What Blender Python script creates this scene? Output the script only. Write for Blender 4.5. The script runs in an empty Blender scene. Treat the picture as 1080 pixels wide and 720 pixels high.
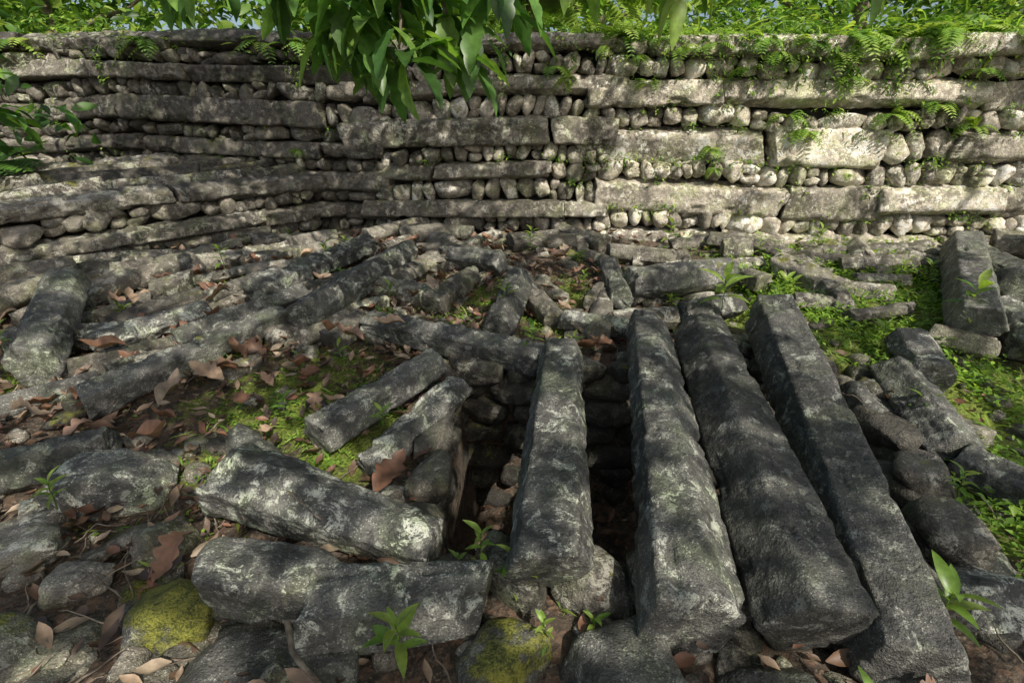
import bpy, math, random, bmesh
import numpy as np
from mathutils import Vector
rng=np.random.default_rng(11); random.seed(11)
scene=bpy.context.scene
U=lambda a,b:float(rng.uniform(a,b))
# ------------------------------------------------------------ noise
def _h(ix,iy,iz,seed):
    h=(ix*374761393+iy*668265263+iz*1274126177+seed*97531)&0xffffffff
    h=((h^(h>>13))*1103515245)&0xffffffff
    h=((h^(h>>15))*668265263)&0xffffffff
    h^=h>>16
    return h/4294967295.0
def vnoise(P,seed=0):
    P=np.asarray(P,float); i=np.floor(P).astype(np.int64); f=P-i; f=f*f*(3-2*f)
    r=0
    for dx in (0,1):
        for dy in (0,1):
            for dz in (0,1):
                w=(f[:,0] if dx else 1-f[:,0])*(f[:,1] if dy else 1-f[:,1])*(f[:,2] if dz else 1-f[:,2])
                r=r+w*_h(i[:,0]+dx,i[:,1]+dy,i[:,2]+dz,seed)
    return r*2-1
def fbm(P,sc=1,o=4,seed=0):
    P=np.asarray(P,float)*sc; r=0;a=1;t=0
    for k in range(o):
        r=r+a*vnoise(P,seed+k*13); t+=a; a*=.5; P=P*2.03+3.7
    return r/t
def sm(x,a,b):
    t=np.clip((x-a)/(b-a),0,1); return t*t*(3-2*t)
# ------------------------------------------------------------ mesh collector
class MB:
    def __init__(s): s.v=[];s.f3=[];s.f4=[];s.c=[];s.n=0
    def add(s,v,f3=None,f4=None,col=(1,1,1)):
        v=np.asarray(v,float)
        if f3 is not None and len(f3): s.f3.append(np.asarray(f3,np.int64)+s.n)
        if f4 is not None and len(f4): s.f4.append(np.asarray(f4,np.int64)+s.n)
        c=np.ones((len(v),4)); c[:,:3]=col
        s.v.append(v); s.c.append(c); s.n+=len(v)
    def build(s,name,mat,smooth=True,parent=None):
        v=np.concatenate(s.v); c=np.concatenate(s.c)
        f3=np.concatenate(s.f3) if s.f3 else np.zeros((0,3),int)
        f4=np.concatenate(s.f4) if s.f4 else np.zeros((0,4),int)
        me=bpy.data.meshes.new(name)
        me.vertices.add(len(v)); me.vertices.foreach_set('co',v.astype(np.float32).ravel())
        lt=len(f3)*3+len(f4)*4
        me.loops.add(lt); me.loops.foreach_set('vertex_index',np.concatenate([f3.ravel(),f4.ravel()]).astype(np.int32))
        me.polygons.add(len(f3)+len(f4))
        st=np.concatenate([np.arange(len(f3))*3,len(f3)*3+np.arange(len(f4))*4]).astype(np.int32)
        me.polygons.foreach_set('loop_start',st)
        me.polygons.foreach_set('use_smooth',np.full(len(st),smooth))
        me.update(calc_edges=True)
        a=me.color_attributes.new('Col','FLOAT_COLOR','POINT'); a.data.foreach_set('color',c.astype(np.float32).ravel())
        me.materials.append(mat); me.validate()
        o=bpy.data.objects.new(name,me); scene.collection.objects.link(o)
        if parent: o.parent=parent
        return o
# ------------------------------------------------------------ materials
def newmat(n):
    m=bpy.data.materials.new(n); m.use_nodes=True; nt=m.node_tree; nt.nodes.clear(); return m,nt
class N:
    def __init__(s,nt): s.t=nt
    def __call__(s,typ,ins=None,**kw):
        n=s.t.nodes.new(typ)
        for k,v in kw.items(): setattr(n,k,v)
        for k,v in (ins or {}).items():
            if isinstance(v,bpy.types.NodeSocket): s.t.links.new(v,n.inputs[k])
            else: n.inputs[k].default_value=v
        return n
    def noise(s,vec,sc,det=4,rough=.6,dist=0): return s('ShaderNodeTexNoise',{'Vector':vec,'Scale':sc,'Detail':det,'Roughness':rough,'Distortion':dist}).outputs[0]
    def ramp(s,f,a,b): return s('ShaderNodeMapRange',{0:f,1:a,2:b,3:0.,4:1.},interpolation_type='SMOOTHSTEP').outputs[0]
    def mix(s,f,a,b,mode='MIX'):
        n=s.t.nodes.new('ShaderNodeMix'); n.data_type='RGBA'; n.blend_type=mode
        for i,v in ((0,f),(6,a),(7,b)):
            if isinstance(v,bpy.types.NodeSocket): s.t.links.new(v,n.inputs[i])
            else: n.inputs[i].default_value=v if i==0 else (*v,1)
        return n.outputs[2]
    def math(s,op,a,b): return s('ShaderNodeMath',{0:a,1:b},operation=op).outputs[0]
def basalt(name,dark,light,lich=.5,moss=.3,lcol=(.42,.43,.39)):
    m,nt=newmat(name); n=N(nt)
    P=n('ShaderNodeTexCoord').outputs['Object']
    att=n('ShaderNodeAttribute',attribute_name='Col')
    sep=n('ShaderNodeSeparateColor',{0:att.outputs['Color']})
    tint,mo,li=sep.outputs[0],sep.outputs[1],sep.outputs[2]
    bign=n.noise(P,2.9,5,.68)
    base=n.mix(n.ramp(bign,.36,.66),dark,light)
    midn=n.noise(P,19,4,.7)
    base=n.mix(n.math('MULTIPLY',n.ramp(midn,.45,.66),.55),base,tuple(x*1.7 for x in light))
    fine=n.noise(P,120,2,.7)
    base=n.mix(n.ramp(fine,.28,.64),n.mix(.5,base,(.006,.006,.005)),base)
    vor=n('ShaderNodeTexVoronoi',{'Vector':P,'Scale':90.,'Randomness':1.})
    dots=n.math('MULTIPLY',n.ramp(vor.outputs['Distance'],.38,.18),n.ramp(n.math('ADD',midn,n.math('MULTIPLY',bign,.6)),.76,.92))
    base=n.mix(n.math('MULTIPLY',dots,.6*min(1,lich*1.4)),base,lcol)
    Pd=n.noise(P,8.5,7,.78,.5)
    thr=n('ShaderNodeMapRange',{0:li,1:0.,2:1.,3:.66,4:.485}).outputs[0]
    patch=n.ramp(n.math('SUBTRACT',Pd,thr),0.,.07)
    patch=n.math('MULTIPLY',patch,n.ramp(n.math('ADD',fine,n.math('MULTIPLY',midn,.8)),.66,.92))
    base=n.mix(n.math('MULTIPLY',patch,lich),base,lcol)
    v2=n('ShaderNodeTexVoronoi',{'Vector':n.mix(.05,P,n('ShaderNodeTexNoise',{'Vector':P,'Scale':30.,'Detail':1.}).outputs[1]),'Scale':13.,'Randomness':1.})
    ros=n.math('MULTIPLY',n.ramp(v2.outputs['Distance'],.33,.24),n.ramp(n('ShaderNodeSeparateColor',{0:v2.outputs['Color']}).outputs[0],.58,.62))
    ros=n.math('MULTIPLY',ros,n.ramp(fine,.34,.5))
    base=n.mix(n.math('MULTIPLY',ros,lich*.6),base,tuple(x*.75 for x in lcol))
    tt=n('ShaderNodeCombineColor',{0:tint,1:tint,2:n.math('MULTIPLY',tint,.98)}).outputs[0]
    base=n.mix(1.,base,tt,'MULTIPLY')
    base=n.mix(n.math('MULTIPLY',n.ramp(n.noise(P,3.7,4,.7),.45,.68),.4),base,n.mix(1.,base,(.75,1.0,.42),'MULTIPLY'))
    base=n.mix(1.,base,(.85,.83,.78),'DARKEN')
    nz=n('ShaderNodeSeparateXYZ',{0:n('ShaderNodeNewGeometry').outputs['Normal']}).outputs[2]
    mm=n.math('ADD',n.math('MULTIPLY',nz,.10),n.noise(P,4.5,5,.7)); mm=n.math('ADD',mm,n.math('MULTIPLY',mo,.36))
    mf=n.ramp(mm,.76-moss*.18,.88-moss*.18)
    mcol=n.mix(n.ramp(n.math('ADD',n.math('MULTIPLY',fine,.5),n.math('MULTIPLY',midn,.5)),.36,.6),(.04,.05,.008),(.24,.24,.035))
    base=n.mix(mf,base,mcol)
    pit=n.ramp(vor.outputs['Distance'],.0,.35)
    h=n.math('ADD',n.math('MULTIPLY',n.noise(P,42,4,.78),1.0),n.math('MULTIPLY',fine,.3))
    h=n.math('ADD',h,n.math('MULTIPLY',midn,.8)); h=n.math('ADD',h,n.math('MULTIPLY',pit,.12))
    bmp=n('ShaderNodeBump',{'Height':h,'Strength':1.,'Distance':.02})
    rg=n('ShaderNodeMapRange',{0:midn,1:.3,2:.7,3:.40,4:.70}).outputs[0]
    b=n('ShaderNodeBsdfPrincipled',{'Base Color':base,'Roughness':rg,'Normal':bmp.outputs[0],'Specular IOR Level':.5})
    nt.links.new(b.outputs[0],n('ShaderNodeOutputMaterial').inputs[0])
    return m
M_log=basalt('basalt_dark',(.042,.041,.039),(.13,.127,.115),.8,.15,(.50,.51,.45))
M_wall=basalt('basalt_weathered',(.105,.093,.075),(.32,.285,.235),.95,.25,(.74,.71,.62))
M_rub=basalt('basalt_rubble',(.06,.054,.046),(.20,.18,.15),.8,.3,(.55,.53,.46))
def leafmat(name,trans=.45,rough=.42,nz=True):
    m,nt=newmat(name); n=N(nt)
    c2=n('ShaderNodeAttribute',attribute_name='Col').outputs['Color']
    if nz:
        P=n('ShaderNodeTexCoord').outputs['Object']; v=n.ramp(n.noise(P,28,3),.25,.75)
        c2=n.mix(v,n.mix(.4,c2,(.0,.0,.0)),c2)
    b=n('ShaderNodeBsdfPrincipled',{'Base Color':c2,'Roughness':rough,'Specular IOR Level':.5})
    t=n('ShaderNodeBsdfTranslucent',{'Color':n.mix(1.,c2,(1.6,1.6,.7),'MULTIPLY')})
    mx=n('ShaderNodeMixShader',{0:trans,1:b.outputs[0],2:t.outputs[0]})
    nt.links.new(mx.outputs[0],n('ShaderNodeOutputMaterial').inputs[0]); return m
M_leaf=leafmat('green_leaf',.45,.38)
M_leaf2=leafmat('far_green_leaf',.45,.45,False)
M_dead=leafmat('dead_leaf',.12,.55)
def barkmat():
    m,nt=newmat('bark'); n=N(nt); P=n('ShaderNodeTexCoord').outputs['Object']
    f=n.noise(P,12,5,.7)
    c=n.mix(n.ramp(f,.3,.7),(.07,.05,.035),(.28,.23,.17))
    b=n('ShaderNodeBsdfPrincipled',{'Base Color':c,'Roughness':.85,'Normal':n('ShaderNodeBump',{'Height':f,'Strength':.7,'Distance':.02}).outputs[0]})
    nt.links.new(b.outputs[0],n('ShaderNodeOutputMaterial').inputs[0]); return m
M_bark=barkmat()
def groundmat():
    m,nt=newmat('forest_soil'); n=N(nt); P=n('ShaderNodeTexCoord').outputs['Object']
    sep=n('ShaderNodeSeparateColor',{0:n('ShaderNodeAttribute',attribute_name='Col').outputs['Color']})
    soil=n.mix(n.ramp(n.noise(P,9,5,.7),.3,.7),(.024,.018,.013),(.10,.074,.052))
    f=n.noise(P,55,3,.7)
    soil=n.mix(n.ramp(f,.5,.7),soil,(.20,.155,.11))
    v=n('ShaderNodeTexVoronoi',{'Vector':P,'Scale':34.}); 
    soil=n.mix(n.math('MULTIPLY',n.ramp(n('ShaderNodeSeparateColor',{0:v.outputs['Color']}).outputs[1],.6,.8),.6),soil,(.16,.095,.06))
    mm=n.math('ADD',n.noise(P,5,6,.75),n.math('MULTIPLY',sep.outputs[1],.36))
    moss=n.mix(n.ramp(f,.3,.7),(.06,.08,.012),(.2,.25,.035))
    soil=n.mix(n.ramp(mm,.62,.76),soil,moss)
    h=n.math('ADD',n.noise(P,24,5,.7),n.math('MULTIPLY',v.outputs['Distance'],.4))
    b=n('ShaderNodeBsdfPrincipled',{'Base Color':soil,'Roughness':.9,'Normal':n('ShaderNodeBump',{'Height':h,'Strength':.9,'Distance':.03}).outputs[0]})
    nt.links.new(b.outputs[0],n('ShaderNodeOutputMaterial').inputs[0]); return m
M_ground=groundmat()
# ------------------------------------------------------------ green patch field
PATCH=[(-1.35,2.75,.55,.95),(-1.0,2.45,.4,.95),(-.45,4.3,.5,.8),(.5,4.2,.35,.8),(2.3,4.2,.9,1.),(3.4,4.3,1.,1.),(2.7,3.4,.6,1.),(3.05,2.7,.7,1.),(2.7,2.2,.45,1.),(4.2,3.9,.8,.9),
 (-.95,2.15,.25,.9),(-3.3,3.1,.3,.8),(-2.2,4.6,.5,.6),(-1.2,3.2,.3,.8),(4.6,4.8,.7,.8),(1.7,3.9,.35,.9),(-2.0,3.4,.3,.7),(.3,3.75,.3,.8),(-1.7,2.2,.3,.7),(-.5,3.7,.3,.7),(2.45,1.7,.35,.95)]
def green(x,y):
    r=np.zeros_like(x)
    for a,b,s,w in PATCH: r=np.maximum(r,w*np.exp(-((x-a)**2+(y-b)**2)/(s*s)))
    return r
# ------------------------------------------------------------ terrain
def pitmask(x,y):
    xr=1.72+.36*(y-1.4)
    xl=-.34
    a=sm(x,xl-.06,xl+.1)*(1-sm(x,xr-.1,xr+.08))
    return a*sm(y,1.42,1.62)*(1-sm(y,3.02,3.14))
def gz(x,y):
    x=np.asarray(x,float);y=np.asarray(y,float)
    P=np.stack([x,y,0*x],-1).reshape(-1,3)
    z=.4*sm(y,1.5,5.5)
    near=(1-sm(np.abs(x),7,14))*(1-sm(y,7,12))*sm(y,-4,0)
    z=z+near*(.07*fbm(P,1.3,3,5).reshape(x.shape)+.045*fbm(P,5,4,9).reshape(x.shape))
    z=z-1.05*pitmask(x,y)
    return z
def pm1(x,y): return float(pitmask(np.array([x]),np.array([y]))[0])
def gz1(x,y): return float(gz(np.array([x]),np.array([y]))[0])
def spaced(a,b,st,far):
    mid=np.arange(a,b,st); ext=[]; d=st; p=b
    while p<far: ext.append(p); d*=1.25; p+=d
    ext.append(far); lo=[a-(q-b)-st for q in ext][::-1]
    return np.array(lo+list(mid)+ext)
xs=spaced(-6,6.5,.035,300); ys=spaced(.2,7.2,.035,300)
X,Y=np.meshgrid(xs,ys); Z=gz(X,Y)
nx,ny=len(xs),len(ys); idx=np.arange(nx*ny).reshape(ny,nx)
f4=np.stack([idx[:-1,:-1],idx[:-1,1:],idx[1:,1:],idx[1:,:-1]],-1).reshape(-1,4)
mb=MB(); cc=np.ones((nx*ny,3)); cc[:,1]=green(X.ravel(),Y.ravel()); mb.add(np.stack([X,Y,Z],-1).reshape(-1,3),f4=f4,col=cc)
mb.build('ground',M_ground)
# ------------------------------------------------------------ prisms & rocks
def polyrad(phi,th,h,p=14):
    s=0
    for t,hh in zip(th,h): s=s+np.maximum(np.cos(phi-t),0)**p/hh**p
    return s**(-1/p)
def prism(mb,p0,p1,r0,r1,n=6,ns=36,seg=.05,rough=.010,sa=1.,sb=1.,rot=None,up=(0,0,1),col=(1,0,.5),bend=.0,jit=.16,p=45,seed=None):
    p0=np.array(p0,float);p1=np.array(p1,float);A=p1-p0;L=np.linalg.norm(A);A/=L
    S=np.cross(A,np.array(up,float)); S/=np.linalg.norm(S); V=np.cross(S,A)
    seed=int(rng.integers(1,9999)) if seed is None else seed
    rr=np.random.default_rng(seed)
    rot=rr.uniform(0,6.28) if rot is None else rot
    th=rot+np.arange(n)*2*math.pi/n+rr.uniform(-jit,jit,n); h=rr.uniform(.88,1.04,n)
    phi=np.linspace(0,2*math.pi,ns,endpoint=False); rad=np.minimum(polyrad(phi,th,h,p),1.27)
    k=max(3,int(L/seg)); rm=(r0+r1)/2 if r0<.9 else .12; er=min(.018,rm*.18)
    ax=[0,0,0,.1*er,er*.4,er*1.2]; sc=[.02,.45,.86,.955,.985,1.]
    T=ax+list(np.linspace(er*2.2,L-er*2.2,k))+[L-a for a in ax[::-1]]
    SC=sc+[1]*k+sc[::-1]
    tl0=rr.uniform(-.3,.3,2);tl1=rr.uniform(-.3,.3,2)
    T=np.array(T)[:,None];SC=np.array(SC)[:,None];f=T/L
    R=(r0+(r1-r0)*f)*SC*rad[None]
    ca=R*np.cos(phi)[None]*sa; cb=R*np.sin(phi)[None]*sb
    tilt=(tl0[0]*ca+tl0[1]*cb)*(1-sm(f,0,.35))+(tl1[0]*ca+tl1[1]*cb)*sm(f,.65,1)
    bz=bend*L*(1-(2*f-1)**2)
    Pn=p0+(T+tilt)[...,None]*A+ca[...,None]*S+(cb+bz)[...,None]*V
    D=(ca[...,None]*S+cb[...,None]*V); D/=np.maximum(np.linalg.norm(D,axis=-1,keepdims=True),1e-6)
    capw=(SC<.99)*np.where(f<.5,-1,1); D=D*(SC>.5)[...,None]+.9*capw[...,None]*A
    Pf=Pn.reshape(-1,3)
    dn=rough*(.9*fbm(Pf+seed,4.5,3,3)+1.0*fbm(Pf+seed,14,3,7)+.8*fbm(Pf,38,2,1))
    edge=np.repeat((rad>np.percentile(rad,62))[None],len(T),0).reshape(-1)
    chip=np.maximum(0,fbm(Pf+seed,9,3,21)-.12)*rough*(3+6*edge)
    Pf=Pf+D.reshape(-1,3)*(dn-chip)[:,None]
    m=len(T); id_=np.arange(m*ns).reshape(m,ns); nxt=np.roll(id_,-1,1)
    f4=np.stack([id_[:-1],nxt[:-1],nxt[1:],id_[1:]],-1).reshape(-1,4)
    f3=np.stack([np.full(ns-2,0),id_[0,2:],id_[0,1:-1]],-1)
    f3b=np.stack([np.full(ns-2,id_[-1,0]),id_[-1,1:-1],id_[-1,2:]],-1)
    mb.add(Pf,np.concatenate([f3,f3b]),f4,col)
def ico(k):
    bm=bmesh.new(); bmesh.ops.create_icosphere(bm,subdivisions=k,radius=1); bm.verts.ensure_lookup_table()
    v=np.array([x.co[:] for x in bm.verts]); f=np.array([[q.index for q in p.verts] for p in bm.faces]); bm.free(); return v,f
ICO={k:ico(k) for k in (2,3,4,5)}
def rockshape(k,nseed,npl=9,p=40):
    rr=np.random.default_rng(nseed); v,f=ICO[k]
    nn=rr.normal(size=(npl,3)); nn/=np.linalg.norm(nn,axis=1,keepdims=True); hh=rr.uniform(.66,.95,npl)
    nn=np.concatenate([nn,np.eye(3),-np.eye(3)]); hh=np.concatenate([hh,rr.uniform(.8,1,6)])
    s=(np.maximum(v@nn.T,0)**p/hh**p).sum(1); return v*np.minimum(s**(-1/p),1.3)[:,None],f
VAR={k:[rockshape(k,100+i) for i in range(18)] for k in (2,3,4)}
def rotm(a,b,c):
    ca,sa,cb,sb,cc,sc=math.cos(a),math.sin(a),math.cos(b),math.sin(b),math.cos(c),math.sin(c)
    return np.array([[cc,-sc,0],[sc,cc,0],[0,0,1]])@np.array([[cb,0,sb],[0,1,0],[-sb,0,cb]])@np.array([[1,0,0],[0,ca,-sa],[0,sa,ca]])
def rock(mb,pos,s,rot=(0,0,0),k=3,col=(1,0,.3),var=None,rough=.05):
    v,f=VAR[k][int(rng.integers(18)) if var is None else var] if k<5 else rockshape(5,var or 1,12,20)
    v=(v*np.array(s))@rotm(*rot).T
    q=v+np.array(pos)
    if k>=3:
        sz=float(np.mean(s)); d=v/np.maximum(np.linalg.norm(v,axis=1,keepdims=True),1e-6)
        q=q+d*(rough*sz*(fbm(q,1.1/sz,4,4)+.6*fbm(q,4/sz,2,8)))[:,None]
    mb.add(q,f,None,col)
rc=lambda a=.75,b=1.25,m=0.,l=None:(U(a,b),m,U(0,1) if l is None else l)
# ------------------------------------------------------------ hero columns  (world metres)
def column(p0,p1,r0,r1,name='basalt_column',n=6,col=None,bend=0,mat=M_log,rot=None,rough=.008,**k):
    mb=MB(); prism(mb,p0,p1,r0,r1,n,90,.02,rough,col=col or rc(.8,1.15,0),bend=bend,rot=rot,**k)
    return mb.build(name,mat)
column((.31,2.95,.36),(.13,1.36,.22),.125,.158,n=6,col=(1.25,0,.65),bend=.01,rot=.52,seed=3,p=70,rough=.006)
column((.92,3.25,.42),(.60,1.17,.18),.125,.172,n=6,col=(1.2,.0,.65),bend=.012,rot=.3,seed=8,p=70,rough=.006)
column((1.27,3.22,.38),(1.02,1.18,.15),.145,.168,n=5,col=(.9,0,.5),bend=.0,rot=.6,seed=14,p=70,rough=.006)
column((1.86,3.42,.42),(1.30,1.06,.08),.16,.15,n=5,col=(.9,0,.6),rot=.35,bend=.01,seed=22,p=70,rough=.006)
H=[((2.48,2.98,.22),(2.27,2.15,.14),.12,.12),((2.27,2.16,.13),(2.5,1.72,.12),.105,.11),((2.25,2.95,.02),(2.02,1.25,-.17),.16,.14),
((2.75,3.26,.30),(2.6,2.8,.24),.13,.13),
((-1.04,2.28,.18),(-.47,2.98,.29),.105,.09),((-.74,2.13,.06),(-.33,2.78,.2),.09,.085),
((-2.5,2.58,.2),(-1.74,3.66,.34),.105,.09),((-1.54,3.5,.38),(-1.0,4.87,.54),.12,.11),((-2.07,3.86,.44),(-1.43,5.12,.54),.1,.095),
((-3.46,3.85,.55),(-2.99,2.86,.28),.15,.155),((-3.2,2.5,.13),(-2.6,2.84,.2),.085,.085),((-2.75,2.02,.08),(-2.13,2.26,.12),.12,.115),
((-1.09,3.54,.32),(.22,2.99,.29),.095,.1),((-.1,3.28,.38),(.07,4.13,.48),.11,.12),((.38,3.6,.33),(.84,3.42,.33),.06,.065),
((.96,4.05,.46),(1.87,4.25,.5),.14,.13),((.88,4.6,.47),(.86,3.8,.42),.09,.09),
((4.45,5.1,.5),(4.06,3.9,.5),.14,.15),((4.25,4.75,.62),(3.2,3.25,.42),.15,.145),((3.6,3.62,.42),(3.45,2.9,.36),.11,.11),
((1.28,3.62,.36),(1.75,3.75,.4),.09,.09),((-.6,4.9,.5),(-.1,4.6,.5),.1,.1),((-3.5,3.25,.3),(-2.75,3.35,.3),.09,.09),((-2.9,3.2,.3),(-2.35,3.75,.36),.09,.08),((-2.3,3.2,.32),(-1.7,4.0,.4),.08,.08),((-1.5,2.35,.1),(-1.15,2.05,.1),.09,.08)]
for i,(a,b,r0,r1) in enumerate(H):
    column(a,b,r0,r1,n=5+i%2,col=rc(.9,1.8,.05 if i>3 else 0,U(.3,.95)),bend=U(-.01,.012))
column((-1.33,1.90,.24),(-.31,1.57,.13),.16,.10,n=5,col=(1.5,0,.75),rot=.9,seed=31)
column((-.70,1.31,.1),(-.09,1.37,.1),.165,.13,n=6,col=(1.5,0,.7),rot=.2,seed=33)
def boulder(p,s,r,v,col,mat=M_log):
    mb=MB(); rock(mb,p,s,r,5,col,v,.09); mb.build('boulder',mat)
boulder((-.90,1.43,.08),(.29,.2,.22),(0,.1,.3),62,(1.4,0,.65))
boulder((-1.26,1.34,.02),(.19,.16,.15),(.3,0,0),42,(1.2,.95,.3))
boulder((-.84,1.10,-.04),(.38,.18,.15),(0,0,.1),43,(.9,0,.5))
boulder((-.05,1.16,.0),(.19,.17,.15),(0,.2,.5),44,(1.,.65,.3))
boulder((.41,1.08,-.02),(.25,.2,.17),(0,0,.4),45,(1.1,0,.5))
boulder((.84,1.06,-.05),(.19,.16,.14),(.2,0,.2),46,(.9,0,.4))
boulder((1.82,1.42,-.02),(.2,.22,.17),(0,.2,.6),47,(1.7,0,.8))
boulder((-1.9,2.03,.08),(.3,.2,.14),(0,0,.1),48,(1.7,.1,.7))
boulder((-2.15,1.68,.0),(.22,.18,.14),(0,.1,.5),49,(1.9,0,.7),M_rub)
boulder((-1.77,1.5,-.01),(.16,.12,.09),(0,0,.5),50,(2.1,0,.3),M_rub)
boulder((-2.1,1.93,.04),(.15,.12,.11),(0,0,.9),51,(1.8,.1,.6),M_rub)
boulder((-1.55,1.72,.0),(.15,.13,.12),(0,.3,.9),52,(1.3,.1,.6),M_rub)
boulder((-1.75,1.18,-.04),(.2,.16,.12),(0,.3,.2),53,(1.3,.2,.5),M_rub)
boulder((-1.3,1.0,-.06),(.2,.16,.12),(0,.1,.2),54,(1.,.2,.5),M_rub)
boulder((-.05,1.62,.0),(.13,.12,.12),(0,.1,.2),55,(.9,.3,.4),M_rub)
boulder((2.5,1.35,-.02),(.25,.2,.16),(0,.1,.2),56,(1.,.3,.4),M_rub)
# ------------------------------------------------------------ scattered fallen columns + rubble
mb=MB(); cnt=0
HP=[np.array([(a[0]+b[0])/2,(a[1]+b[1])/2]) for a,b,_,_ in H]
while cnt<115:
    x,y=U(-5,5.5),U(3.0,6.0)
    if y>5.9-.13*x or pm1(x,y)>.01: continue
    if y<3.5 and -.7<x<2.4: continue
    if min(np.hypot(*(h-np.array([x,y]))) for h in HP)<.22: continue
    an=random.choice([U(-.3,.3),U(.7,1.4),U(-.4,.3),U(0,3.14)]); L=U(.25,.95); r=U(.05,.11)
    if x<-1: an=U(.5,1.2)
    dx,dy=math.cos(an)*L/2,math.sin(an)*L/2
    z0=gz1(x-dx,y-dy);z1=gz1(x+dx,y+dy)
    prism(mb,(x-dx,y-dy,z0+r*.6+U(0,.06)),(x+dx,y+dy,z1+r*.6+U(0,.06)),r,r*U(.8,1),random.choice([5,6]),36,.05,.008,col=rc(.5,1.8,U(0,.2)))
    cnt+=1
mb.build('fallen_basalt_columns',M_rub)
mb=MB()
for i in range(2900):
    x,y=U(-5.6,6),U(.45,6.3)
    if y>6.1-.13*x: continue
    pm=pm1(x,y)
    if .02<pm: continue
    g=float(green(np.array([x]),np.array([y]))[0])
    if g>.4 and U(0,1)<.65: continue
    if -1.3<x<-.3 and 2<y<3 and U(0,1)<.6: continue
    s=min(.13,.022*math.exp(abs(rng.normal())*.75))
    if x<-.2 and y<2.3 and U(0,1)<.3: s=U(.05,.11)
    if y>3.2 and U(0,1)<.10: s=U(.07,.13)
    z=gz1(x,y)
    k=4 if s>.1 and y<3 else (3 if s>.035 else 2)
    rock(mb,(x,y,z+s*.12),(s*U(.9,1.6),s*U(.7,1.2),s*U(.4,.75)),(U(-.4,.4),U(-.4,.4),U(0,6.3)),k,rc(.5,2.0,U(0,.5) if U(0,1)<.25 else 0))
mb.build('rubble_stones',M_rub)
# ------------------------------------------------------------ crypt lining (stone courses inside the pit)
mb=MB()
for z0 in (-.92,-.74,-.56,-.38,-.20,-.02,.10):
    dk=.25+.5*sm(z0,-.6,.1)  # stone tint darkens with depth, painting in the pit's shade
    x=-.45
    while x<2.1:
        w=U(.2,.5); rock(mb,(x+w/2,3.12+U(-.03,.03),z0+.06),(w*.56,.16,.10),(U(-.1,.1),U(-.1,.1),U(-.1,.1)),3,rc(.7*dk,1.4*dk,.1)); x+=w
    y=1.55
    while y<3.05:
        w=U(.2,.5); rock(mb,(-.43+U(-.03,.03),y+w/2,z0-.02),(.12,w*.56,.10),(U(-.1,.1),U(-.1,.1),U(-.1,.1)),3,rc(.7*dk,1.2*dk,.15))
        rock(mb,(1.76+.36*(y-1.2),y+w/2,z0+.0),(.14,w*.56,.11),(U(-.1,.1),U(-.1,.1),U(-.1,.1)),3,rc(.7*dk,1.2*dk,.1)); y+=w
    x=-.4
    while x<1.7:
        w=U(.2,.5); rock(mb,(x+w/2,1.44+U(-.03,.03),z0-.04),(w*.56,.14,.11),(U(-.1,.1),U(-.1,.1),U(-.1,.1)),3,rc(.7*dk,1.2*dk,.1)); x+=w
mb.build('crypt_lining',M_rub)
# ------------------------------------------------------------ main wall
WD=np.array([.9916,-.129,0]); WN=np.array([-.129,-.9916,0]); WO=np.array([0,6.27,0])
def zw(s): return .035*math.sin(s*1.1+.7)+.022*math.sin(s*2.7+2)+.012*math.sin(s*6.1)
def wp(o,d,nrm,s,z,out): return o+d*s+nrm*out+np.array([0,0,z+zw(s)])
def stonerow(mb,o,d,nrm,s,s1,z0,z1,tl,step):
    h=z1-z0
    while s<s1:
        w=U(.10,.22); out=-.05+U(-.04,.03)-step*(z0-.4)
        if U(0,1)<.08: w=U(.3,.5)
        if U(0,1)<.2 and w<.3:
            for q in (0,1):
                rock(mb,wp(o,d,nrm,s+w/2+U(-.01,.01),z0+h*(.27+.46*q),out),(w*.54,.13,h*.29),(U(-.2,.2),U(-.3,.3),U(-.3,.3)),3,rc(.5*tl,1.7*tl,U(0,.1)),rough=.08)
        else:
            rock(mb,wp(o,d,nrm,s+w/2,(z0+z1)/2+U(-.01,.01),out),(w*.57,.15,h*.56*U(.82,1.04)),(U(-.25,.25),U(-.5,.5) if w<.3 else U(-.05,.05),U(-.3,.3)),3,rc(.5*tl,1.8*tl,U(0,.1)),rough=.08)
        s+=w*.97
def wall_run(mb,o,d,nrm,s0,s1,slabs,stones,tl=1.,step=0.0):
    for z0,z1 in slabs:
        s=s0+U(-.4,0)
        while s<s1:
            L=U(.9,2.6); h=(z1-z0)*U(.88,1.08)
            if U(0,1)<.07: stonerow(mb,o,d,nrm,s,s+.6,z0,z1,tl,step); s+=.62; continue
            if s+L>s1+.3: L=max(.5,s1+U(-.1,.3)-s)
            out=-.10+U(-.04,.08)-step*(z0-.4); dz=U(-.012,.012)
            pa=wp(o,d,nrm,s,(z0+z1)/2+dz+U(-.015,.015),out); pb=wp(o,d,nrm,s+L-.02,(z0+z1)/2+dz+U(-.015,.015),out+U(-.03,.03))
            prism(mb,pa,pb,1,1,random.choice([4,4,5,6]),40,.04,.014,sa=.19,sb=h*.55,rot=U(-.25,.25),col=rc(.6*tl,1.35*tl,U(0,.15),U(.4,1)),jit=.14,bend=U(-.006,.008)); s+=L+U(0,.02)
    for z0,z1 in stones: stonerow(mb,o,d,nrm,s0,s1,z0,z1,tl,step)
mb=MB()
SR=[(2.27,2.45),(1.79,2.06),(1.26,1.60),(.74,1.05),(.28,.50)]; TR=[(2.06,2.28),(1.59,1.80),(1.04,1.27),(.49,.75)]
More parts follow.
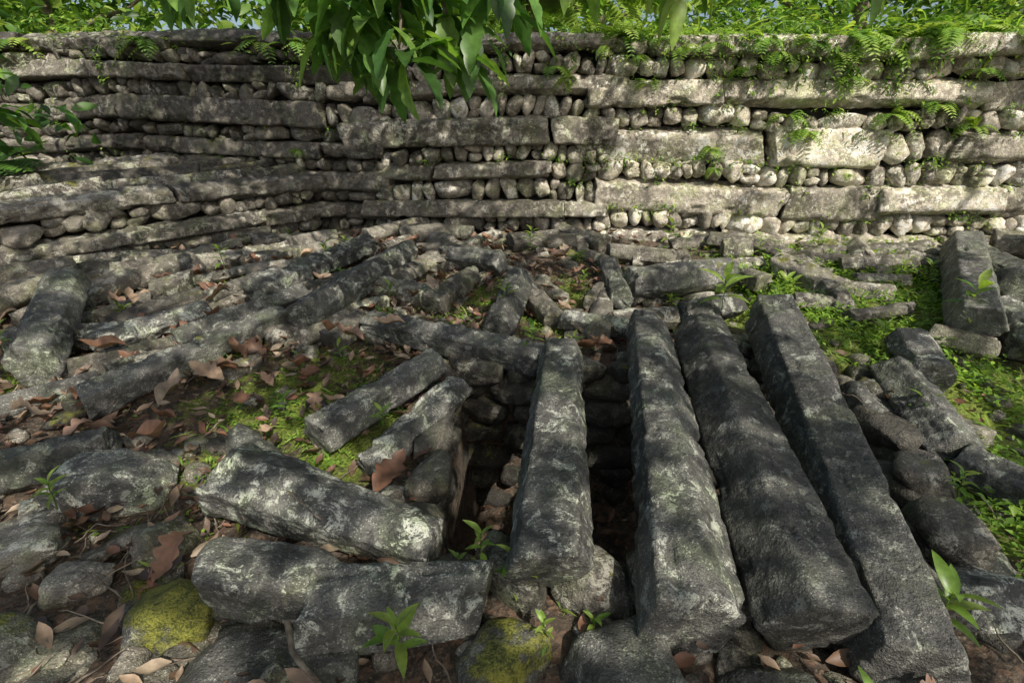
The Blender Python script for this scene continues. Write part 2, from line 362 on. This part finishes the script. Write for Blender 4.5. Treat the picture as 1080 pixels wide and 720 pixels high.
SL=[(2.42,2.60),(2.10,2.29),(1.62,1.88),(1.28,1.47),(.90,1.13),(.58,.78)]; TL=[(2.28,2.43),(1.87,2.11),(1.46,1.63),(1.12,1.29),(.77,.91),(.36,.59)]
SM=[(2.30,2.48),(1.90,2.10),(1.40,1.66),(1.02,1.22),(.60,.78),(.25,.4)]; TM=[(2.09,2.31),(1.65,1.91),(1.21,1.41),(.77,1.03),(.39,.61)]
wall_run(mb,WO,WD,WN,1.0,8,SR,TR,2.1)  # stone tint raised here, painting in the sunlit right side
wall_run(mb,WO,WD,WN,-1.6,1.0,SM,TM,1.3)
wall_run(mb,WO,WD,WN,-9,-1.6,SL,TL,.62)  # stone tint lowered here, painting in the shaded left side
A=[wp(WO,WD,WN,s,z,o_) for s in (-10,9) for z in (0,2.34) for o_ in (-.13,-1.6)]
mb.add(np.array(A),None,[(0,2,6,4),(2,3,7,6),(1,5,7,3),(0,1,3,2),(4,6,7,5)],(.16,.1,.0))  # wall core, tinted dark to paint shade into the gaps
for i in range(420):
    s=U(-7,7.5); o_=U(-1.5,-.1); r=U(.06,.14)
    rock(mb,wp(WO,WD,WN,s,2.4+(.12 if s<-1.6 else 0),o_),(r*1.3,r,r*.7),(U(-.3,.3),U(-.3,.3),U(0,6)),3,rc(.7,1.2,U(.2,.8)))
mb.build('basalt_wall',M_wall)
# low stepped return at the left corner
mb=MB(); RO=np.array([-2.35,6.35,0]); RD=np.array([-.72,-.69,0]); RN=np.array([.69,-.72,0])
wall_run(mb,RO,RD,RN,0,4.5,[(.88,1.06),(.55,.72),(.2,.40)],[(.71,.89),(.39,.56)],.62,step=.14)  # tint lowered like the wall's left end, shade painted in
for k in range(4):
    s=U(-.2,.3)
    while s<4.2:
        L=U(.6,1.5); r=U(.07,.11)
        prism(mb,wp(RO,RD,RN,s,1.08+.04*k,-.42-k*.27),wp(RO,RD,RN,s+L,1.07+.04*k+U(-.05,.05),-.42-k*.27+U(-.12,.12)),r,r,5,30,.05,.01,col=rc(.35,.9,.3,U(.4,1))); s+=L
A=[wp(RO,RD,RN,s,z,o_) for s in (-.5,5) for z in (0,.96) for o_ in (-.24,-2.5)]
mb.add(np.array(A),None,[(0,2,6,4),(2,3,7,6),(1,5,7,3),(0,1,3,2),(4,6,7,5)],(.15,.1,.1))  # core of the return, same dark tint painting shade behind the stones
for k in range(13):
    s=U(0,3.6); r=U(.07,.12); a=U(-.5,.5); o1=U(.25,.9); z=.56-.2*o1
    prism(mb,wp(RO,RD,RN,s,z,o1),wp(RO,RD,RN,s+U(.5,1.0),z+U(-.1,.1),o1+a),r,r,random.choice([5,6]),32,.05,.01,col=rc(.4,1.1,.15,U(.4,1)))
mb.build('stepped_retaining_wall',M_wall)
# tumbled end at far right
mb=MB()
for k in range(9):
    z=.45+.13*(k//2); x=4.75+.25*(k%3)+U(-.1,.1); r=U(.09,.13)
    prism(mb,(x,5.3-.1*k+U(-.1,.1),z),(x+U(.9,1.4),4.7-.1*k+U(-.2,.2),z+U(-.1,.05)),r,r,5,30,.06,.01,col=rc(.9,1.5,.1,U(.4,1)))
mb.build('collapsed_wall_end',M_wall)
# ------------------------------------------------------------ leaves
def leaf(ns=4,w=.38,lobe=0,nl=4,fold=.25,droop=.25,pw=.8,curl=0):
    t=np.linspace(0,1,ns+1); hw=w/2*np.sin(np.pi*np.clip(t,0.01,.995)**pw)**.8
    if lobe: hw=hw*(1-lobe+lobe*np.abs(np.sin(nl*np.pi*t)))
    y=t; z=-droop*t*t+curl*np.sin(t*7)*.05
    v=[];f=[]
    for i in range(ns+1):
        sw=.12*hw[i]/max(w,.01)
        v+= [(-hw[i],y[i]+sw,z[i]+fold*hw[i]),(0,y[i],z[i]),(hw[i],y[i]+sw,z[i]+fold*hw[i])]
    for i in range(ns):
        a=i*3; f+=[(a,a+1,a+4,a+3),(a+1,a+2,a+5,a+4)]
    return np.array(v),np.array(f)
def nrmz(a): return a/np.maximum(np.linalg.norm(a,axis=-1,keepdims=True),1e-9)
def batch(mb,tpl,pos,d,nh,sc,col):
    v,f=tpl; pos=np.asarray(pos,float).reshape(-1,3); n=len(pos)
    d=nrmz(np.asarray(d,float)); x=nrmz(np.cross(d,nh)); z=np.cross(x,d)
    sc=np.asarray(sc,float).reshape(n,-1); 
    if sc.shape[1]==1: sc=np.repeat(sc,3,1)
    q=v[None]*sc[:,None]; q=q[...,0:1]*x[:,None]+q[...,1:2]*d[:,None]+q[...,2:3]*z[:,None]+pos[:,None]
    F=(f[None]+(np.arange(n)*len(v))[:,None,None]).reshape(-1,4)
    C=np.repeat(np.asarray(col,float).reshape(n,3),len(v),0)
    mb.add(q.reshape(-1,3),None,F,C)
def rdir(n,zlo=-1,zhi=1):
    a=rng.uniform(0,2*np.pi,n); z=rng.uniform(zlo,zhi,n); r=np.sqrt(1-z*z); return np.stack([r*np.cos(a),r*np.sin(a),z],-1)
def cols(n,pal,j=.25):
    p=np.array(pal)[rng.integers(0,len(pal),n)]; return p*rng.uniform(1-j,1+j,(n,1))
GR=[(.06,.15,.025),(.10,.21,.035),(.15,.27,.045),(.045,.11,.02)]
GRB=[(.20,.34,.06),(.28,.42,.08),(.14,.27,.045),(.34,.46,.10)]
DEAD=[(.20,.125,.08),(.31,.22,.15),(.13,.075,.045),(.42,.33,.24),(.24,.12,.075),(.17,.12,.09),(.09,.06,.045)]
upn=lambda n:np.tile([0,0,1.],(n,1))+rng.normal(size=(n,3))*.15
T4=leaf(4,.42); T2=leaf(2,.5,fold=.3,droop=.1); TN=leaf(6,.34,droop=.5)
TDs=[leaf(20,.55,lobe=.35,nl=4,fold=.8,droop=-.35,curl=1.5),leaf(16,.5,lobe=.15,nl=3,fold=1.1,droop=-.5,curl=2),leaf(20,.62,lobe=.45,nl=5,fold=.5,droop=.35,curl=2)]
TD4=leaf(5,.45,fold=.8,droop=-.4,curl=1)
# leaf litter
mb=MB(); n=14000
x=rng.uniform(-5.2,5.6,n); y=rng.uniform(.5,6.1,n)
P=np.stack([x,y,0*x],-1)
dens=.34+1.0*fbm(P,1.1,3,77)+.4*(x<-.2)-.6*sm(x,.3,2.)+.2*sm(y,2.5,4)-.2*(y<1.7)
k=(rng.uniform(0,1,n)<dens)&~((pitmask(x,y)>.03)&(pitmask(x,y)<.9)); x=x[k];y=y[k];n=len(x)
z=gz(x,y)+rng.uniform(.01,.07,n)
batch(mb,TD4,np.stack([x,y,z],-1),rdir(n,-.2,.2),upn(n)+rng.normal(size=(n,3))*.3,rng.uniform(.03,.12,n),cols(n,DEAD,.4))
BL=[(-.62,1.82,.17,.25),(-1.95,2.2,.2,.25),(-2.25,2.35,.2,.22),(-1.75,2.75,.25,.24),(-1.45,3.0,.25,.22),(-1.9,2.9,.25,.22),(-1.0,3.15,.34,.22),(-1.25,3.3,.36,.22),(-1.35,1.62,.14,.2),
 (-.75,3.35,.38,.22),(-2.6,3.15,.3,.22),(-2.3,4.0,.42,.25),(-.6,3.9,.42,.2),(-1.8,4.3,.44,.22),(-2.8,2.45,.22,.22),(-1.15,1.7,.12,.16),(-2.0,2.5,.22,.22),(1.25,1.0,.1,.14),(-2.9,3.7,.4,.22),(.35,4.7,.48,.2),(-.3,5.1,.5,.2)]
for i in range(170): 
    a,b=U(-4.2,1.0),U(2.2,5.6)
    if pm1(a,b)>.02: continue
    BL.append((a,b,gz1(a,b)+.07,U(.12,.21)))
q=np.array(BL); n=len(q)
for j in range(3):
    m=np.arange(n)%3==j; k=int(m.sum())
    batch(mb,TDs[j],q[m][:,:3]+[0,0,.02],rdir(k,-.1,.1),upn(k)+rng.normal(size=(k,3))*.22,q[m][:,3:4],cols(k,[(.28,.15,.09),(.40,.28,.19),(.2,.10,.06),(.32,.2,.14),(.26,.2,.15)],.25))
mb.build('fallen_leaves',M_dead)
# twigs
def tube(mb,pts,r0,r1,ns=7,col=(1,1,1)):
    pts=np.array(pts,float); m=len(pts); T=nrmz(np.gradient(pts,axis=0)); S=nrmz(np.cross(T,[.13,.21,1.])); V=np.cross(S,T)
    ph=np.linspace(0,2*np.pi,ns,endpoint=False); r=np.linspace(r0,r1,m)[:,None,None]
    q=pts[:,None]+r*(np.cos(ph)[None,:,None]*S[:,None]+np.sin(ph)[None,:,None]*V[:,None])
    i=np.arange(m*ns).reshape(m,ns); j=np.roll(i,-1,1); mb.add(q.reshape(-1,3),None,np.stack([i[:-1],j[:-1],j[1:],i[1:]],-1).reshape(-1,4),col)
def curve(a,b,n=9,w=.1,seed=0):
    a=np.array(a,float);b=np.array(b,float);t=np.linspace(0,1,n)[:,None];L=np.linalg.norm(b-a)
    q=a+(b-a)*t; return q+np.stack([fbm(q*2/L+seed+c,1.,2,c) for c in (1,2,3)],-1)*L*w*np.sin(np.pi*t)
mb=MB(); tube(mb,curve((-.75,1.18,.2),(-.35,.95,.17),9,.3),.011,.007); tube(mb,curve((-.95,1.72,.3),(-.75,1.55,.3),7),.005,.003)
for i in range(170):
    x,y=(U(-2.6,-1.0),U(1.0,2.0)) if i<60 else (U(-4,4.5),U(1,5.5))
    a=U(0,3.14);L=U(.08,.3);z=gz1(x,y)+.04
    if pm1(x,y)>.02: continue
    tube(mb,curve((x,y,z),(x+L*math.cos(a),y+L*math.sin(a),z+U(0,.06)),7,.25,i),U(.002,.006),.0015,5)
mb.build('fallen_twigs',M_bark)
# ground cover & grass
mb=MB(); n=150000
x=rng.uniform(-4.5,6,n); y=rng.uniform(1.2,6,n); P=np.stack([x,y,0*x],-1)
d=green(x,y)*(np.where(x<2,.5,.85)+2.4*fbm(P,4.,3,31)); k=(rng.uniform(0,1,n)<d)&(pitmask(x,y)<.05); x=x[k];y=y[k];n=len(x)
z=gz(x,y)+rng.uniform(.0,.05,n)*(1+1.2*(x>2))
batch(mb,T2,np.stack([x,y,z],-1),rdir(n,-.1,.7),upn(n),rng.uniform(.010,.036,n)*(1+.7*(x>2)),cols(n,[(.21,.36,.05),(.30,.45,.07),(.14,.26,.035)],.3))
mb.build('ground_cover',M_leaf2)
mb=MB(); n=14000
x=rng.uniform(-4.5,6,n); y=rng.uniform(1.2,6.1,n); P=np.stack([x,y,0*x],-1)
d=(green(x,y)*np.where(x<2,.4,.8)+.03)*(.6+2.*fbm(P,2.5,2,55)); k=(rng.uniform(0,1,n)<d)&(pitmask(x,y)<.05); x=x[k];y=y[k];n=len(x)
for rep in range(3):
    batch(mb,leaf(3,.14,droop=.5,fold=.3),np.stack([x+rng.normal(size=n)*.015,y+rng.normal(size=n)*.015,gz(x,y)+.0],-1),rdir(n,.3,.95),upn(n),rng.uniform(.04,.12,n),cols(n,GRB,.3))
mb.build('grass',M_leaf2)
# small plants
def plant(name,pos,h,nl,ll,tpl=TN,pal=GRB,spread=.6):
    mb=MB(); pos=np.array(pos,float); top=pos+[U(-.15,.15)*h,U(-.15,.15)*h,h]; st=curve(pos,top,7,.1); tube(mb,st,.004,.002,5,(.15,.22,.06))
    t=np.linspace(.35,1,nl); pp=pos+(top-pos)*t[:,None]; a=np.arange(nl)*2.4+U(0,6); el=np.linspace(.15,.9,nl)
    d=np.stack([np.cos(a)*spread,np.sin(a)*spread,el],-1)
    batch(mb,tpl,pp,d,upn(nl),rng.uniform(.7,1.1,nl)*ll,cols(nl,pal,.2)); return mb.build(name,M_leaf)
PL=[((.0,1.40,.05),.22,11,.10),((-.12,1.52,.1),.14,8,.08),((-.35,1.08,.16),.14,10,.11),((1.55,1.3,.0),.2,12,.15),((1.42,1.25,-.05),.12,8,.13),((-2.05,1.8,.12),.14,11,.07),((2.35,1.75,.2),.14,14,.06),
   ((2.6,1.6,.2),.12,12,.06),((3.2,3.4,.38),.28,10,.16),((1.55,3.55,.42),.25,8,.2),((-.05,3.6,.4),.18,9,.09),((.12,3.05,.35),.12,8,.09),((-.7,2.35,.2),.1,9,.06),((-3.3,3.0,.3),.2,12,.08),((1.3,1.75,-.2),.25,8,.12),((2.0,3.6,.4),.18,9,.12),
   ((-1.7,4.6,.45),.2,9,.1),((-2.6,4.5,.45),.2,9,.1),((.2,5.0,.45),.2,9,.1),((1.6,5.2,.5),.25,9,.12),((3.0,5.0,.5),.22,9,.12),((-1.35,2.55,.2),.1,9,.05),((.3,1.25,.0),.12,8,.06),((1.1,.98,.0),.14,9,.09),((.12,1.2,.05),.12,8,.06),((-.22,1.5,.05),.1,8,.05),((2.1,1.9,.1),.14,10,.07),((2.2,1.5,.1),.14,12,.07)]
for i in range(84):
    a,b=(U(2.2,4.8),U(1.8,5.2)) if i<52 else (U(-3.6,1.8),U(2.3,5.6))
    if pm1(a,b)<.02: PL.append(((a,b,gz1(a,b)+.02),U(.08,.2),int(U(7,13)),U(.05,.11)))
for p,h,nl,ll in PL: plant('seedling',p,h,nl,ll)
# ferns
TP=leaf(3,.3,fold=.1,droop=.15)
def frond(mb,pos,d,L,w,pal,n=15,droop=.6):
    d=nrmz(np.array(d,float)); t=np.linspace(0,1,n)
    pts=np.array(pos)+d*t[:,None]*L+np.array([0,0,-1.])*droop*L*(t**2.2)[:,None]
    tube(mb,pts,.005*L+.0015,.001,4,(.12,.18,.05)); T=nrmz(np.gradient(pts,axis=0)); S=nrmz(np.cross(T,[0,0,1.])+1e-6); Nn=np.cross(S,T)
    l=w*np.sin(np.pi*np.clip(t*.85+.12,0,1))**.7
    c=cols(1,pal,.2)
    for s in (-1,1): batch(mb,TP,pts[1:],(S*s+T*.45)[1:],Nn[1:],np.maximum(l[1:],.01),np.repeat(c,n-1,0)*rng.uniform(.85,1.15,(n-1,1)))
def fern(mb,pos,L,nf,pal=GRB,out=(0,-1,0),n=15):
    for i in range(nf):
        a=U(0,6.28); d=np.array([math.cos(a),math.sin(a)*.7,U(.3,1.2)])+np.array(out)*.6
        frond(mb,pos,d,L*U(.7,1.1),L*.24,pal,n,U(.5,1.1))
mb=MB()
WF=[(.45,2.15,.28),(.6,2.05,.22),(2.9,1.75,.3),(3.9,1.78,.35),(4.3,1.8,.3),(2.2,1.35,.22),(2.25,1.15,.18),(1.45,2.0,.25),(2.4,2.1,.3),(1.3,2.25,.2),(3.3,2.3,.3),(1.0,2.35,.2),(-.4,2.1,.15),(2.7,2.3,.3),(-2.6,1.35,.15),(4.6,2.1,.3),(3.6,1.2,.12),
    (1.75,2.3,.35),(2.05,2.35,.3),(3.0,2.4,.35),(3.7,2.35,.4),(4.2,2.4,.4),(4.9,2.4,.4),(2.55,2.4,.35),(3.45,2.1,.3),(3.1,1.6,.3),(4.7,1.6,.3),(1.6,2.4,.3)]
for s,z,L in WF: fern(mb,wp(WO,WD,WN,s,z,.06),L,8,GRB,WN*1.2,12)
mb.build('wall_ferns',M_leaf2)
mb=MB()
for i in range(95):
    s=U(1.0,6.5) if i<75 else U(-6,1); fern(mb,wp(WO,WD,WN,s,2.45,U(-.7,.06)),U(.2,.5),7,GRB,WN*U(.2,1.2),13)
mb.build('fern_bed',M_leaf2)
mb=MB(); n=16000
s=rng.uniform(-6.5,7,n); o_=rng.uniform(-1.2,.1,n); P=np.stack([s,o_,0*s],-1); nn=fbm(P,1.3,3,4)
k=rng.uniform(0,1,n)<(.15+.5*sm(s,.6,2.)+1.1*nn); s=s[k];o_=o_[k];nn=nn[k];n=len(s)
pos=WO+WD*s[:,None]+WN*o_[:,None]+np.stack([0*s,0*s,2.43+rng.uniform(-.06,.06,n)+rng.uniform(0,1,n)*np.maximum(nn+.15,0)*.7+.1*(s<-1.6)],-1)
batch(mb,T4,pos,rdir(n,-.5,.8)+WN*.3,upn(n),rng.uniform(.03,.10,n),cols(n,GRB+GR,.3))
n=1800; s=rng.uniform(-6,7,n); k=rng.uniform(0,1,n)<(.25+.75*sm(s,.5,2)); s=s[k];n=len(s); pos=WO+WD*s[:,None]+WN*rng.uniform(-.8,.05,n)[:,None]+np.stack([0*s,0*s,0*s+2.44],-1)
batch(mb,leaf(4,.07,droop=.6),pos,rdir(n,.3,.95)+WN*.3,upn(n),rng.uniform(.12,.34,n),cols(n,GRB,.3))
# creepers spilling down the face + tufts in the joints
for i in range(40):
    s=U(1.2,6) if i<34 else U(-5,1); L=U(.15,.65); m=int(L*110); t=rng.uniform(0,1,m)
    pos=wp(WO,WD,WN,s,2.46,.11)+WD*(rng.normal(size=m)*.06*(1.3-t))[:,None]+WN*(rng.uniform(-.02,.06,m))[:,None]-np.array([0,0,1.])*(t*L)[:,None]
    batch(mb,T4,pos,rdir(m,-.9,.2)+WN*.9,upn(m),rng.uniform(.025,.07,m),cols(m,GRB+GR,.3))
for i in range(110):
    s=U(.4,5.5) if i<80 else U(-6,.5); z=random.choice([2.28,2.05,1.8,1.6,1.27,1.04,.75]); m=int(U(8,40)); r=U(.04,.14)
    pos=wp(WO,WD,WN,s,z,.08)+rng.normal(size=(m,3))*[r,.02,r*.45]
    batch(mb,T4,pos,rdir(m,-.7,.5)+WN*.8,upn(m),rng.uniform(.02,.06,m),cols(m,GRB+GR,.3))
mb.build('wall_top_weeds',M_leaf2)
# ------------------------------------------------------------ trees behind the wall
mbl=MB(); 
def clump(mb,c,r,n,tpl,s0,s1,pal):
    p=rng.normal(size=(n,3))*np.array([r,r,r*.7])*.55+np.array(c)
    batch(mb,tpl,p,rdir(n,-.8,.4),upn(n)+rng.normal(size=(n,3))*.5,rng.uniform(s0,s1,n),cols(n,pal,.35))
for i in range(250):
    x=U(-14,15);y=U(8,14);z=U(1.8,4.8)
    if i>190: x=random.choice([-1,1])*U(3,12); y=U(9.,12); z=U(3.0,4.6)
    clump(mbl,(x,y,z),U(.5,1.1),int(U(50,110)),T4,.10,.3,GRB if U(0,1)<.7 else GR)
mbl.build('jungle_foliage',M_leaf2)
mbl=MB()
for i in range(110):
    x=U(-45,50);y=U(20,40);z=U(.5,9)
    clump(mbl,(x,y,z),U(1.5,3),80,T4,.5,1.1,GR+GRB)
mbl.build('distant_trees',M_leaf2)
def trunk(mb,a,b,r0,r1,w=.08,seed=0,n=14): tube(mb,curve(a,b,n,w,seed),r0,r1,12)
def empty(n,loc=(0,0,0)):
    e=bpy.data.objects.new(n,None); scene.collection.objects.link(e); return e
for i,(x,y) in enumerate([(-7.6,10),(-3.8,10.5),(1.5,11),(5.5,9.5),(9.5,10.5)]):
    t=empty('tree'); mb=MB(); trunk(mb,(x,y,0),(x+U(-.6,.6),y,6),.13,.07,.06,i)
    for k in range(6):
        z=U(2.6,5); a=U(0,6.28); trunk(mb,(x,y,z),(x+1.6*math.cos(a),y+1.6*math.sin(a),z+.9),.05,.02,.1,k)
    mb.build('trunk',M_bark,parent=t); mb=MB()
    for k in range(13): clump(mb,(x+U(-1.8,1.8),y+U(-1.3,1.3),U(3.4,6.4)),U(.5,1),80,T4,.12,.32,GR+GRB)
    mb.build('crown',M_leaf2,parent=t)
t=empty('palm_tree'); mb=MB(); trunk(mb,(.4,8.6,0),(.3,8.5,3.3),.14,.11,.03,3); mb.build('trunk',M_bark,parent=t); mb=MB()
for i in range(14):
    a=i*.45+.2; frond(mb,(.3,8.5,3.3),(math.cos(a),math.sin(a),.4),2.4,.6,[(.30,.42,.16),(.34,.48,.18)],34,.5)
mb.build('crown',M_leaf2,parent=t)
mb=MB()
for i in range(12):
    a=U(-1.5,1.5); frond(mb,(-5.3,5.2,1.0),(math.cos(a)*.9,math.sin(a)*.7-.2,1.0),1.1,.26,GR,20,.5)
clump(mb,(-5.3,5.6,1.7),.6,160,T4,.12,.28,GR); mb.build('fern_shrub',M_leaf2)
# ------------------------------------------------------------ breadfruit tree: unseen crown, shaped to set sun and shade on the ruin
S=np.array([.34,-.60,.72]); S/=np.linalg.norm(S)
bt=empty('breadfruit_tree'); mb=MB()
trunk(mb,(6.0,-5.4,-.1),(5.0,-3.8,5.4),.36,.2,.05,2,18)
for a,b,r in [((5.,-3.8,5.2),(2.4,-.8,6.2),.14),((5.,-3.8,5.0),(6.2,-.2,6.2),.14),((5.,-3.8,5.3),(.2,-3.4,6.2),.14),((5.,-3.8,5.0),(8.2,-2.6,6.2),.12),((2.4,-.8,6.2),(-.6,2.6,4.2),.06),((-.6,2.6,4.2),(-.55,2.85,2.45),.024),((2.4,-.8,6.2),(3.4,1.6,6.0),.06),((2.4,-.8,6.2),(.1,.2,6.2),.06)]:
    trunk(mb,a,b,r,r*.45,.08,int(r*100),14)
mb.build('trunk',M_bark,parent=bt)
n=40000; hx=rng.uniform(-6,7.5,n); hy=rng.uniform(-1,8.8,n); zc=rng.uniform(5.0,6.0,n)
# (hx,hy) = where the leaf's shade lands at ground level
pos=np.stack([hx,hy,np.full(n,.3)],-1)+S*((zc-.3)/S[2])[:,None]
onwall=hy>6.27-.13*hx
wz=np.clip((hy-(6.27-.13*hx))*S[2]/(-S[1]),0,9)+.3
P=np.stack([hx,np.where(onwall,6.2+wz*.95,hy),0*hx],-1)
L=.46+.08*sm(hx,-2,1)
L=np.where(hy<2.4,.5,L)
L=np.where((hx>1.6)&(hy>2.4)&~onwall,.9,L)
L=np.where((hy>3.8)&(hx<=1.6)&(hx>-1)&~onwall,.62,L)
L=np.where(onwall,.2+.78*sm(hx,-1.2,1.0),L)
L=np.where(np.hypot(hx+1.5,hy-4.3)<.55,1.0,L)
nz=.5+.5*fbm(P,2.6,2,42)*1.1; nz2=.5+.5*fbm(P,6.5,1,48)
thr=.5+.42*(L-.5)
keep=(rng.uniform(0,1,n)<sm(.6*nz+.4*nz2,thr-.005,thr+.015))  # leaves dropped wherever sunlight is wanted below
pos=pos[keep]; n=len(pos); mb=MB()
batch(mb,leaf(2,.6,fold=.15,droop=.2),pos,rdir(n,-.5,.3),upn(n)+rng.normal(size=(n,3))*.3,rng.uniform(.12,.22,n),cols(n,GR,.3))
mb.build('crown',M_leaf2,parent=bt)
mb=MB(); DG=[(.11,.24,.055),(.15,.30,.065),(.08,.18,.045),(.22,.38,.08)]
for c,m,r,l in [((-.70,2.8,2.26),20,.12,.30),((-.35,2.85,2.22),20,.12,.30),((-.52,2.7,2.02),20,.1,.27),((-.82,2.85,2.10),16,.08,.27),((-.26,2.8,2.02),14,.08,.25),((-.5,2.75,2.4),16,.12,.32),((-1.1,3.0,2.44),16,.12,.32),((-1.6,3.1,2.55),14,.15,.32),((-2.3,3.2,2.66),12,.15,.32),((-.05,2.9,2.36),12,.1,.28)]:
    p=np.array(c)+rng.normal(size=(m,3))*r*.6; a=np.arange(m)*2.4
    d=np.stack([np.cos(a),np.sin(a)*.8,rng.uniform(-1.2,.2,m)],-1)
    batch(mb,leaf(20,.40,lobe=.22,nl=4,fold=.25,droop=.4),p,d,upn(m),rng.uniform(.75,1.15,m)*l,cols(m,DG,.25))
for c,m,l in [((.75,2.75,2.36),6,.32),((1.75,2.9,2.42),4,.25),((.35,3.1,2.5),5,.3)]:
    p=np.array(c)+rng.normal(size=(m,3))*.04; a=np.arange(m)*2.4; d=np.stack([np.cos(a)*.7,np.sin(a)*.5,rng.uniform(-1.2,-.5,m)],-1)
    batch(mb,leaf(14,.3,lobe=.12,nl=3,fold=.2,droop=.3),p,d,upn(m),rng.uniform(.75,1.1,m)*l,cols(m,GRB,.2))
mb.build('hanging_leaves',M_leaf,parent=bt)
mb=MB()
for a,b in [((.2,2.2,4.6),(.75,2.75,2.36)),((.2,2.2,4.6),(.35,3.1,2.5)),((1.2,2.2,5.0),(1.75,2.9,2.42)),((-.55,2.75,3.3),(-1.1,3.0,2.44)),((-.6,2.7,3.6),(-1.6,3.1,2.55)),((-.6,2.7,3.9),(-2.3,3.2,2.66)),((-.55,2.8,2.9),(-.35,2.85,2.22)),((-.55,2.8,2.9),(-.70,2.8,2.26)),((-.55,2.82,2.5),(-.52,2.7,2.02)),((-.35,2.85,2.3),(-.26,2.8,2.02)),((-.70,2.8,2.3),(-.82,2.85,2.1)),((-.55,2.8,2.9),(-.05,2.9,2.36)),((1.6,.1,5.9),(.2,2.2,4.6)),((2.2,.2,6.1),(1.2,2.2,5.0))]: trunk(mb,a,b,.012,.005,.08,4,10)
mb.build('twigs',M_bark,parent=bt)
# ------------------------------------------------------------ light, sky, camera
w=bpy.data.worlds.new('World'); scene.world=w; w.use_nodes=True; nt=w.node_tree
sky=nt.nodes.new('ShaderNodeTexSky'); sky.sky_type='NISHITA'; sky.sun_disc=False; sky.dust_density=4; sky.air_density=1.0
el=math.asin(S[2]); az=math.atan2(S[0],S[1]); sky.sun_elevation=el; sky.sun_rotation=az
bg=nt.nodes['Background']; nt.links.new(sky.outputs[0],bg.inputs[0]); bg.inputs[1].default_value=.14
sd=bpy.data.lights.new('sun','SUN'); sd.energy=5; sd.angle=math.radians(.5); sd.color=(1,.94,.83)
so=bpy.data.objects.new('sun',sd); scene.collection.objects.link(so)
so.rotation_euler=Vector(S).to_track_quat('Z','Y').to_euler(); so.location=S*20
cd=bpy.data.cameras.new('camera'); cd.lens=18; cd.sensor_width=36; cd.clip_start=.05; cd.clip_end=1500
co=bpy.data.objects.new('camera',cd); scene.collection.objects.link(co); co.location=(0,0,1.75); co.rotation_euler=(math.radians(66),0,0)
scene.camera=co
scene.view_settings.view_transform='Standard'; scene.view_settings.look='None'; scene.view_settings.exposure=0
